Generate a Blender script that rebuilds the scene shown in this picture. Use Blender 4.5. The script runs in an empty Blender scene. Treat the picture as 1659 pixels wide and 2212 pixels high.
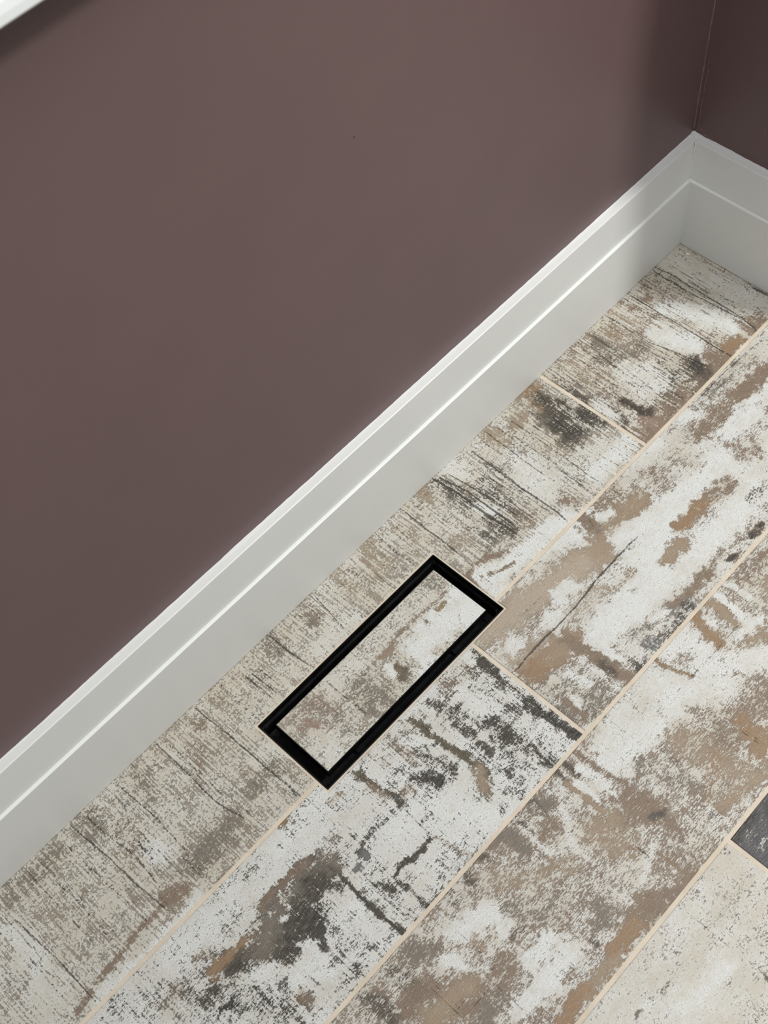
import bpy, bmesh, math, random
import numpy as np
from mathutils import Vector, Matrix

scene = bpy.context.scene
COL = scene.collection

# ------------------------------------------------------------------ camera
cam_data = bpy.data.cameras.new('camera')
cam = bpy.data.objects.new('camera', cam_data)
COL.objects.link(cam)
CR = ((0.683539, -0.725957, -0.075903), (-0.645569, -0.552750, -0.526981), (0.340610, 0.409213, -0.846481))
CP = (-1.234017, -0.697585, 1.470249)
rx, dn, fw = (Vector(v) for v in CR)
cam.matrix_world = Matrix(((rx.x, -dn.x, -fw.x, CP[0]), (rx.y, -dn.y, -fw.y, CP[1]),
                           (rx.z, -dn.z, -fw.z, CP[2]), (0, 0, 0, 1)))
cam_data.sensor_fit = 'HORIZONTAL'
cam_data.sensor_width = 36.0
cam_data.lens = 2776.125 / 1659 * 36.0
cam_data.clip_start = 0.02
cam_data.dof.use_dof = True
cam_data.dof.focus_distance = 1.60
cam_data.dof.aperture_fstop = 12.0
scene.camera = cam

# ------------------------------------------------------------------ light
world = bpy.data.worlds.new('world')
scene.world = world
world.use_nodes = True
bg = world.node_tree.nodes['Background']
bg.inputs[0].default_value = (0.98, 0.99, 0.985, 1)
bg.inputs[1].default_value = 0.15

ld = bpy.data.lights.new('ceiling_lamp_light', 'AREA')
ld.shape = 'DISK'
ld.size = 0.24
ld.energy = 57
ld.color = (0.985, 0.99, 0.97)
lo = bpy.data.objects.new('ceiling_lamp_light', ld)
lo.location = (0.515, -1.30, 2.44)
COL.objects.link(lo)
# light thrown back by the pale ceiling of the room
cd = bpy.data.lights.new('ceiling_bounce_light', 'AREA')
cd.shape = 'RECTANGLE'
cd.size = 2.2; cd.size_y = 1.4
cd.energy = 33
cd.color = (0.97, 0.985, 1.0)
co = bpy.data.objects.new('ceiling_bounce_light', cd)
co.location = (-0.7, -1.05, 2.49)
COL.objects.link(co)

scene.view_settings.view_transform = 'Standard'
scene.view_settings.look = 'None'
scene.view_settings.exposure = 0.0
scene.view_settings.gamma = 1.0
scene.view_settings.use_curve_mapping = False

# ------------------------------------------------------------------ helpers
def lin(c):
    return tuple(((v / 255) / 12.92 if v / 255 <= 0.04045 else ((v / 255 + 0.055) / 1.055) ** 2.4) for v in c)

class NT:
    def __init__(self, name):
        self.m = bpy.data.materials.new(name)
        self.m.use_nodes = True
        self.t = self.m.node_tree
        self.b = self.t.nodes['Principled BSDF']
    def n(self, typ, **kw):
        o = self.t.nodes.new(typ)
        for k, v in kw.items():
            setattr(o, k, v)
        return o
    def l(self, a, b):
        self.t.links.new(a, b)
    def put(self, sock, v):
        if hasattr(v, 'is_output'):
            self.l(v, sock)
        else:
            sock.default_value = v
    def math(self, op, a, b=None, c=None, clamp=False):
        o = self.n('ShaderNodeMath', operation=op, use_clamp=clamp)
        for i, v in enumerate((a, b, c)):
            if v is not None:
                self.put(o.inputs[i], v)
        return o.outputs[0]
    def mix(self, f, a, b):
        o = self.n('ShaderNodeMix', data_type='RGBA')
        self.put(o.inputs[0], f)
        self.put(o.inputs[6], a if hasattr(a, 'is_output') else (*a, 1))
        self.put(o.inputs[7], b if hasattr(b, 'is_output') else (*b, 1))
        return o.outputs[2]
    def step(self, v, a, b, lo=0.0, hi=1.0):
        o = self.n('ShaderNodeMapRange', interpolation_type='SMOOTHSTEP')
        for i, q in enumerate((v, a, b, lo, hi)):
            self.put(o.inputs[i], q)
        return o.outputs[0]
    def pos(self):
        return self.n('ShaderNodeNewGeometry').outputs['Position']
    def noise(self, vec, sc, scale, detail=4, rough=0.6, dist=0.0, loc=(0, 0, 0)):
        mp = self.n('ShaderNodeMapping')
        self.l(vec, mp.inputs[0])
        mp.inputs['Scale'].default_value = sc
        mp.inputs['Location'].default_value = loc
        o = self.n('ShaderNodeTexNoise')
        self.l(mp.outputs[0], o.inputs['Vector'])
        o.inputs['Scale'].default_value = scale
        o.inputs['Detail'].default_value = detail
        o.inputs['Roughness'].default_value = rough
        o.inputs['Distortion'].default_value = dist
        return o.outputs['Fac']
    def bump(self, h, strength, dist, normal=None):
        o = self.n('ShaderNodeBump')
        o.inputs['Strength'].default_value = strength
        o.inputs['Distance'].default_value = dist
        self.l(h, o.inputs['Height'])
        if normal is not None:
            self.l(normal, o.inputs['Normal'])
        return o.outputs[0]

def mat_wall():
    m = NT('mauve_wall_paint')
    v = m.pos()
    a = m.noise(v, (1, 1, 1), 260, 3, 0.5)
    b = m.noise(v, (1, 1, 1), 9, 3, 0.5)
    c = m.mix(m.step(b, 0.3, 0.7), (0.148, 0.0935, 0.0915), (0.154, 0.0970, 0.0945))
    m.l(c, m.b.inputs['Base Color'])
    m.b.inputs['Roughness'].default_value = 0.42
    m.b.inputs['Specular IOR Level'].default_value = 0.35
    m.l(m.bump(a, 0.35, 0.0006), m.b.inputs['Normal'])
    return m.m

def mat_white(name, col, rough=0.38, scale=120, st=0.10):
    m = NT(name)
    v = m.pos()
    a = m.noise(v, (1, 1, 1), scale, 4, 0.55)
    b = m.noise(v, (1, 1, 1), 14, 4, 0.6)
    d = tuple(x * 0.985 for x in col)
    m.l(m.mix(m.step(b, 0.35, 0.7), col, d), m.b.inputs['Base Color'])
    m.b.inputs['Roughness'].default_value = rough
    m.l(m.bump(a, st, 0.0005), m.b.inputs['Normal'])
    return m.m

def mat_grout():
    m = NT('sand_grout')
    v = m.pos()
    a = m.noise(v, (1, 1, 1), 900, 3, 0.6)
    b = m.noise(v, (1, 1, 1), 30, 4, 0.6)
    c = m.mix(m.step(b, 0.35, 0.65), (0.62, 0.535, 0.42), (0.69, 0.60, 0.48))
    c = m.mix(m.step(a, 0.6, 0.75, 0, 0.35), c, (0.36, 0.28, 0.2))
    m.l(c, m.b.inputs['Base Color'])
    m.b.inputs['Roughness'].default_value = 0.8
    m.l(m.bump(a, 0.35, 0.0005), m.b.inputs['Normal'])
    return m.m

def mat_black(name='black_coated_metal', rough=0.5):
    m = NT(name)
    v = m.pos()
    a = m.noise(v, (1, 1, 1), 500, 3, 0.6)
    b = m.noise(v, (1, 1, 1), 45, 4, 0.65)
    m.l(m.mix(m.step(b, 0.5, 0.75), (0.0035, 0.0035, 0.004), (0.008, 0.008, 0.009)), m.b.inputs['Base Color'])
    m.l(m.step(b, 0.3, 0.7, rough - 0.08, rough + 0.15), m.b.inputs['Roughness'])
    m.b.inputs['Specular IOR Level'].default_value = 0.18
    m.l(m.bump(a, 0.15, 0.0004), m.b.inputs['Normal'])
    return m.m

def mat_tile():
    """glazed wood-look tile: a printed peeling-paint pattern.  The attributes hold the print's own
    broad layout (bare-wood colour, how much paint is gone, tint, grain), the noise its chips."""
    m = NT('peeling_wood_print_tile')
    at = m.n('ShaderNodeAttribute', attribute_name='under')
    st = m.n('ShaderNodeAttribute', attribute_name='style')
    sp = m.n('ShaderNodeSeparateColor')
    m.l(st.outputs['Color'], sp.inputs[0])
    tint, grain, lines = sp.outputs[0], sp.outputs[1], sp.outputs[2]
    crack = st.outputs['Alpha']
    cov = at.outputs['Alpha']
    v = m.pos()
    iso = m.noise(v, (0.9, 1, 1), 340, 5, 0.70, 0.35)
    gx = m.noise(v, (0.42, 1.5, 1), 400, 5, 0.70, 0.6, (3, 7, 0))
    iy = m.noise(v, (1.3, 0.07, 1), 300, 4, 0.6, 0.1, (9, 1, 0))
    big = m.noise(v, (0.6, 1, 1), 42, 4, 0.6, 0.4)
    fine = m.noise(v, (0.8, 1, 1), 850, 3, 0.65)
    fx = m.noise(v, (0.12, 1.3, 1), 700, 3, 0.6)
    med = m.noise(v, (0.7, 1, 1), 110, 4, 0.65, 0.3)
    # N = mix(iso, gx, grain) + lines*(iy-.5) + (big-.5)*.35
    N = m.math('ADD', iso, m.math('MULTIPLY', grain, m.math('SUBTRACT', gx, iso)))
    N = m.math('ADD', N, m.math('MULTIPLY', lines, m.math('SUBTRACT', iy, 0.5)))
    N = m.math('ADD', N, m.math('MULTIPLY', 0.35, m.math('SUBTRACT', big, 0.5)))
    N = m.math('ADD', N, m.math('MULTIPLY', 0.38, m.math('SUBTRACT', med, 0.5)))
    N = m.math('ADD', N, m.math('MULTIPLY', 0.34, m.math('SUBTRACT', fine, 0.5)))
    thr = m.math('MULTIPLY_ADD', m.math('SUBTRACT', 0.5, cov), 0.48, 0.5)
    D = m.math('SUBTRACT', N, thr)
    mask = m.step(D, -0.024, 0.024)
    rim = m.math('MULTIPLY', m.step(D, -0.055, -0.022), m.step(D, -0.022, 0.004, 1.0, 0.0))
    # paint colour
    cream = m.mix(m.step(fine, 0.36, 0.62), lin((190, 182, 165)), lin((208, 203, 191)))
    white = m.mix(m.step(fine, 0.35, 0.65), lin((226, 228, 226)), lin((208, 208, 203)))
    tn = m.math('ADD', m.math('MULTIPLY', 2.0, m.math('SUBTRACT', big, 0.5)), m.math('MULTIPLY', 1.6, m.math('SUBTRACT', med, 0.5)))
    tn = m.math('ADD', tn, m.math('MULTIPLY', 1.2, m.math('SUBTRACT', gx, 0.5)))
    t2 = m.math('ADD', tint, tn, clamp=True)
    paint = m.mix(t2, cream, white)
    paint = m.mix(m.step(fine, 0.52, 0.72, 0.0, 0.5), paint, lin((158, 146, 128)))
    paint = m.mix(m.math('MULTIPLY', m.step(fx, 0.50, 0.72, 0.0, 0.28), grain), paint, lin((150, 138, 120)))
    # scattered pale stain halo around worn zones
    halo = m.math('MULTIPLY', m.step(cov, 0.15, 0.8, 0.0, 0.45), m.step(med, 0.4, 0.6, 0.3, 1.0))
    paint = m.mix(halo, paint, m.mix(0.42, at.outputs['Color'], lin((206, 194, 176))))
    # bare colour
    under = m.mix(m.step(fx, 0.45, 0.68, 0.0, 0.4), at.outputs['Color'], m.mix(0.55, at.outputs['Color'], lin((190, 176, 156))))
    under = m.mix(m.step(fine, 0.50, 0.68, 0.0, 0.55), under, m.mix(0.6, at.outputs['Color'], (0.02, 0.018, 0.016)))
    col = m.mix(mask, paint, under)
    col = m.mix(m.math('MULTIPLY', rim, 0.35), col, lin((228, 222, 208)))
    # small pinholes
    pin = m.step(m.noise(v, (1, 1, 1), 520, 2, 0.5, 0.2, (5, 5, 5)), 0.655, 0.70, 0.0, 0.7)
    col = m.mix(pin, col, lin((84, 77, 66)))
    # cracks, and the painted dark of the baseboard gap
    cv = m.math('ADD', crack, m.math('MULTIPLY', 0.75, m.math('SUBTRACT', iso, 0.5)))
    cv = m.math('ADD', cv, m.math('MULTIPLY', 0.25, m.math('SUBTRACT', med, 0.5)))
    cm = m.step(cv, 0.52, 0.66, 0.0, 0.85)
    col = m.mix(cm, col, lin((62, 57, 50)))
    m.l(col, m.b.inputs['Base Color'])
    m.l(m.step(fine, 0.3, 0.7, 0.30, 0.5), m.b.inputs['Roughness'])
    m.b.inputs['Specular IOR Level'].default_value = 0.4
    h = m.math('MULTIPLY', mask, -0.6)
    h = m.math('ADD', h, m.math('MULTIPLY', cm, -1.2))
    h = m.math('ADD', h, m.math('MULTIPLY', 0.9, fine))
    h = m.math('ADD', h, m.math('MULTIPLY', 1.0, gx))
    m.l(m.bump(h, 0.7, 0.0006), m.b.inputs['Normal'])
    return m.m

M_WALL = mat_wall()
M_BASE = mat_white('white_baseboard_paint', (0.79, 0.795, 0.77))
M_SILL = mat_white('white_sill_paint', (0.80, 0.81, 0.80), 0.35, 90, 0.05)
M_CAULK = mat_white('white_caulk', (0.80, 0.80, 0.79), 0.45, 400, 0.3)
M_GROUT = mat_grout()
M_BLACK = mat_black()
M_TILE = mat_tile()
def mat_plain(name, col, rough):
    m = NT(name)
    a = m.noise(m.pos(), (1, 1, 1), 600, 3, 0.6)
    m.l(m.mix(a, tuple(x * 0.9 for x in col), tuple(x * 1.1 for x in col)), m.b.inputs['Base Color'])
    m.b.inputs['Roughness'].default_value = rough
    return m.m
M_BEAD = mat_plain('mauve_paint_bead', (0.20, 0.135, 0.13), 0.3)
M_BODY = mat_plain('tile_body', (0.40, 0.34, 0.28), 0.8)
M_SCRAP = mat_plain('white_crumb', (0.85, 0.85, 0.84), 0.5)

def link(name, me, mat=None, parent=None, kind=None, label=None, cat=None, group=None):
    o = bpy.data.objects.new(name, me)
    COL.objects.link(o)
    if mat is not None:
        me.materials.append(mat)
    if parent is not None:
        o.parent = parent
    if kind: o['kind'] = kind
    if label: o['label'] = label
    if cat: o['category'] = cat
    if group: o['group'] = group
    return o

def from_bm(name, bm, mat, **kw):
    me = bpy.data.meshes.new(name)
    bmesh.ops.recalc_face_normals(bm, faces=bm.faces)
    bm.to_mesh(me); bm.free()
    return link(name, me, mat, **kw)

def add_box(bm, a, b):
    vs = [bm.verts.new((x, y, z)) for x in (a[0], b[0]) for y in (a[1], b[1]) for z in (a[2], b[2])]
    for q in ((0, 1, 3, 2), (4, 6, 7, 5), (0, 4, 5, 1), (2, 3, 7, 6), (0, 2, 6, 4), (1, 5, 7, 3)):
        bm.faces.new([vs[i] for i in q])

def box_obj(name, a, b, mat, bevel=0.0, **kw):
    bm = bmesh.new()
    add_box(bm, a, b)
    if bevel:
        bmesh.ops.bevel(bm, geom=list(bm.edges), offset=bevel, segments=2, affect='EDGES')
    return from_bm(name, bm, mat, **kw)

def extrude_profile(prof, start, end):
    """closed profile of 2-D points; start(p), end(p) give the 3-D point of each end"""
    bm = bmesh.new()
    A = [bm.verts.new(start(p)) for p in prof]
    B = [bm.verts.new(end(p)) for p in prof]
    n = len(prof)
    for i in range(n):
        bm.faces.new((A[i], A[(i + 1) % n], B[(i + 1) % n], B[i]))
    bm.faces.new(A[::-1]); bm.faces.new(B)
    return bm

# ------------------------------------------------------------------ sizes (metres)
D1, D2 = 0.0050, 0.0137          # ledge depth, top depth of the baseboard
DW = D1 + D2                     # wall face behind the baseboard face
H1, H2 = 0.1267, 0.1939          # height of the step, of the top
X0 = -2.3                        # left end of what is built
YE = -0.30                       # free end of the short wall
ROOM_H = 2.50

# ------------------------------------------------------------------ walls
box_obj('wall_back', (X0, DW, 0), (DW + 0.12, DW + 0.10, ROOM_H), M_WALL, kind='structure',
        label='long plum-brown painted wall above the white baseboard')
box_obj('wall_right', (DW, YE, 0), (DW + 0.12, DW, ROOM_H), M_WALL, kind='structure',
        label='short shaded plum-brown end wall beyond the corner')

# ------------------------------------------------------------------ baseboards
r = 0.0012
prof = [(0, 0.0012), (0, H1 - r), (0.0004, H1 - 0.0004), (r, H1), (D1 - 0.0006, H1 + 0.0003), (D1 - 0.0008, H1 + 0.0012), (D1 + 0.0014, H2 - r),
        (D1 + 0.0018, H2 - 0.0004), (D1 + 0.0014 + r, H2), (DW, H2 + 0.0005), (DW, 0.0012)]
bm = extrude_profile(prof, lambda p: (X0, p[0], p[1]), lambda p: (p[0], p[0], p[1]))
base_b = from_bm('baseboard_back', bm, M_BASE, kind='structure', label='long stepped white baseboard below the long plum wall')
bm = extrude_profile(prof, lambda p: (p[0], p[0], p[1]), lambda p: (p[0], YE, p[1]))
base_r = from_bm('baseboard_right', bm, M_BASE, kind='structure', label='stepped white baseboard in shade along the short end wall')

def bead(name, pts, rad, mat, parent, wob=0.25, seed=1, flat=1.0):
    """an uneven bead of caulk or paint laid along a line"""
    rnd = random.Random(seed)
    bm = bmesh.new()
    rings = []
    P = [Vector(p) for p in pts]
    for i, p in enumerate(P):
        t = (P[min(i + 1, len(P) - 1)] - P[max(i - 1, 0)]).normalized()
        u = t.orthogonal().normalized()
        w = t.cross(u)
        rr = rad * (1 + rnd.uniform(-wob, wob))
        rings.append([bm.verts.new(p + (u * math.cos(a) + w * math.sin(a)) * rr) for a in [k * math.pi / 4 for k in range(8)]])
    for a, b in zip(rings, rings[1:]):
        for k in range(8):
            bm.faces.new((a[k], a[(k + 1) % 8], b[(k + 1) % 8], b[k]))
    bm.faces.new(rings[0]); bm.faces.new(rings[-1][::-1])
    for f in bm.faces: f.smooth = True
    return from_bm(name, bm, mat, parent=parent)

def wander(a, b, n, amp, seed):
    rnd = random.Random(seed)
    a, b = Vector(a), Vector(b)
    off = Vector((0, 0, 0)); out = []
    for i in range(n + 1):
        off = off * 0.85 + Vector((rnd.uniform(-amp, amp), rnd.uniform(-amp, amp), rnd.uniform(-amp, amp))) * 0.6
        out.append(a.lerp(b, i / n) + off)
    return out

# caulk line where the baseboards meet the wall, and where they meet each other
bead('caulk_line', wander((X0, DW, H2 + 0.0006), (DW, DW, H2 + 0.0006), 420, 0.00035, 3), 0.0013, M_CAULK, base_b, 0.2, 5)
bead('caulk_line', wander((DW, DW, H2 + 0.0008), (DW, YE, H2 + 0.0008), 60, 0.0005, 4), 0.0018, M_CAULK, base_r, 0.25, 6)
bead('caulk_line', wander((D1 - .0002, D1 - .0002, H1 + 0.001), (D1, D1, H2 - 0.0006), 16, 0.0003, 8), 0.0011, M_CAULK, base_r, 0.3, 7)
bead('caulk_line', wander((0, 0, 0.003), (0, 0, H1 - 0.002), 26, 0.0001, 9), 0.0005, M_BASE, base_r, 0.3, 8)
# the smeared dab of caulk on top of the corner
bm = bmesh.new()
bmesh.ops.create_icosphere(bm, subdivisions=3, radius=1)
rnd = random.Random(4)
for v in bm.verts:
    v.co = Vector((DW - 0.0035 + v.co.x * 0.0062, DW - 0.0035 + v.co.y * 0.0062, H2 + 0.0003 + v.co.z * (0.0042 if v.co.x + v.co.y > 0.3 else 0.0022))) + Vector([rnd.uniform(-.0004, .0004)] * 3)
for f in bm.faces: f.smooth = True
from_bm('caulk_dab', bm, M_CAULK, parent=base_b)
bm = bmesh.new()
bmesh.ops.create_icosphere(bm, subdivisions=2, radius=1)
for v in bm.verts:
    v.co = Vector((D1 - 0.003 + v.co.x * 0.0024, D1 - 0.003 + v.co.y * 0.0024, H1 + 0.0002 + v.co.z * 0.0018))
for f in bm.faces: f.smooth = True
from_bm('caulk_dab', bm, M_CAULK, parent=base_r)

# paint beads in the wall corner and crumbs of paint on the end wall
wr = bpy.data.objects['wall_right']
bead('paint_bead', wander((DW, DW, H2 + 0.004), (DW, DW, 0.62), 60, 0.0005, 11), 0.0010, M_BEAD, wr, 0.3, 12)
bead('paint_bead', wander((DW, DW - 0.006, H2 + 0.006), (DW, DW - 0.006, 0.33), 26, 0.0006, 13), 0.0005, M_BEAD, wr, 0.5, 14)
for i, (y, z, y2, z2) in enumerate(((0.012, .2030, 0.0075, .2060), (0.008, .2065, 0.004, .2030), (0.0045, .2010, 0.002, .1992), (0.002, .2000, -0.003, .1985), (-0.004, .1985, -0.013, .1965))):
    bead('paint_bead', wander((DW, y, z), (DW, y2, z2), 8, 0.0004, 20 + i), 0.0007, M_BEAD, wr, 0.4, 30 + i)
# the small nick in the long wall
bm = bmesh.new()
bmesh.ops.create_icosphere(bm, subdivisions=2, radius=0.0013)
for v in bm.verts:
    v.co.y *= 0.35
    v.co = v.co + Vector((-0.6083, DW, 0.6276))
from_bm('paint_nick', bm, mat_plain('dark_nick', (0.05, 0.035, 0.033), 0.6), parent=bpy.data.objects['wall_back'])

# ------------------------------------------------------------------ white sill board high on the long wall
SP = 0.054
zb = 0.9710
sprof = [(0, zb)]
sprof += [(-SP + 0.003, zb)]
for k in range(7):
    a = math.pi * 0.5 * k / 6
    sprof.append((-SP + 0.022 * (1 - math.cos(a)), zb + 0.003 + 0.024 * math.sin(a)))
sprof += [(0, zb + 0.027)]
bm = extrude_profile(sprof, lambda p: (X0, DW + p[0], p[1]), lambda p: (-0.20, DW + p[0], p[1]))
from_bm('trim_1', bm, M_SILL, kind='structure', label='white board projecting from the plum wall at the upper left, dark shadow beneath')

# ------------------------------------------------------------------ floor
J = 0.0027                       # half a joint
VX0, VX1, VY0, VY1 = -0.9712, -0.6478, -0.2038, -0.0810     # outside of the vent frame
G = 0.0026                       # grout around the frame
ROW = [(-0.188 + J, DW + 0.06), (-0.388 + J, -0.188 - J), (-0.588 + J, -0.388 - J), (-0.788 + J, -0.588 - J)]

def grid_mesh(name, xs, ys, ztop, thick, keep=None, attrs=None, low=0.0006):
    xs = np.asarray(xs); ys = np.asarray(ys)
    nx, ny = len(xs), len(ys)
    X, Y = np.meshgrid(xs, ys, indexing='ij')
    Z = np.full_like(X, ztop)
    cx = 0.5 * (xs[1:] + xs[:-1])[:, None]; cy = 0.5 * (ys[1:] + ys[:-1])[None, :]
    K = np.ones((nx - 1, ny - 1), bool) if keep is None else keep(cx, cy)
    # corner vertices touching a missing face are on the rim
    pad = np.zeros((nx + 1, ny + 1), int); pad[1:-1, 1:-1] = K
    cnt = pad[:-1, :-1] + pad[1:, :-1] + pad[:-1, 1:] + pad[1:, 1:]
    rim = (cnt < 4)
    Z = np.where(rim, ztop - low, Z)
    idx = np.arange(nx * ny).reshape(nx, ny)
    i, j = np.nonzero(K)
    quads = np.stack([idx[i, j], idx[i + 1, j], idx[i + 1, j + 1], idx[i, j + 1]], 1)
    # skirts
    sk = []
    for (di, dj, a, b) in ((-1, 0, (0, 1), (0, 0)), (1, 0, (1, 0), (1, 1)), (0, -1, (0, 0), (1, 0)), (0, 1, (1, 1), (0, 1))):
        nb = pad[1 + i + di, 1 + j + dj] == 0
        ii, jj = i[nb], j[nb]
        A = idx[ii + a[0], jj + a[1]]; B = idx[ii + b[0], jj + b[1]]
        sk.append(np.stack([B, A, A + nx * ny, B + nx * ny], 1))
    quads = np.concatenate([quads] + sk)
    V = np.concatenate([np.stack([X.ravel(), Y.ravel(), Z.ravel()], 1), np.stack([X.ravel(), Y.ravel(), np.full(nx * ny, ztop - thick)], 1)])
    used = np.zeros(len(V), bool); used[quads.ravel()] = True
    remap = np.cumsum(used) - 1
    V = V[used]; quads = remap[quads]
    me = bpy.data.meshes.new(name)
    me.vertices.add(len(V)); me.vertices.foreach_set('co', V.astype(np.float32).ravel())
    me.loops.add(quads.size); me.loops.foreach_set('vertex_index', quads.astype(np.int32).ravel())
    me.polygons.add(len(quads)); me.polygons.foreach_set('loop_start', np.arange(0, quads.size, 4, dtype=np.int32))
    me.update(calc_edges=True)
    me.polygons.foreach_set('use_smooth', np.zeros(len(quads), bool))
    if attrs is not None:
        for an, arr in attrs(V[:, 0], V[:, 1]).items():
            at = me.attributes.new(an, 'FLOAT_COLOR', 'POINT')
            at.data.foreach_set('color', arr.astype(np.float32).ravel())
    me.validate()
    return me

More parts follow.
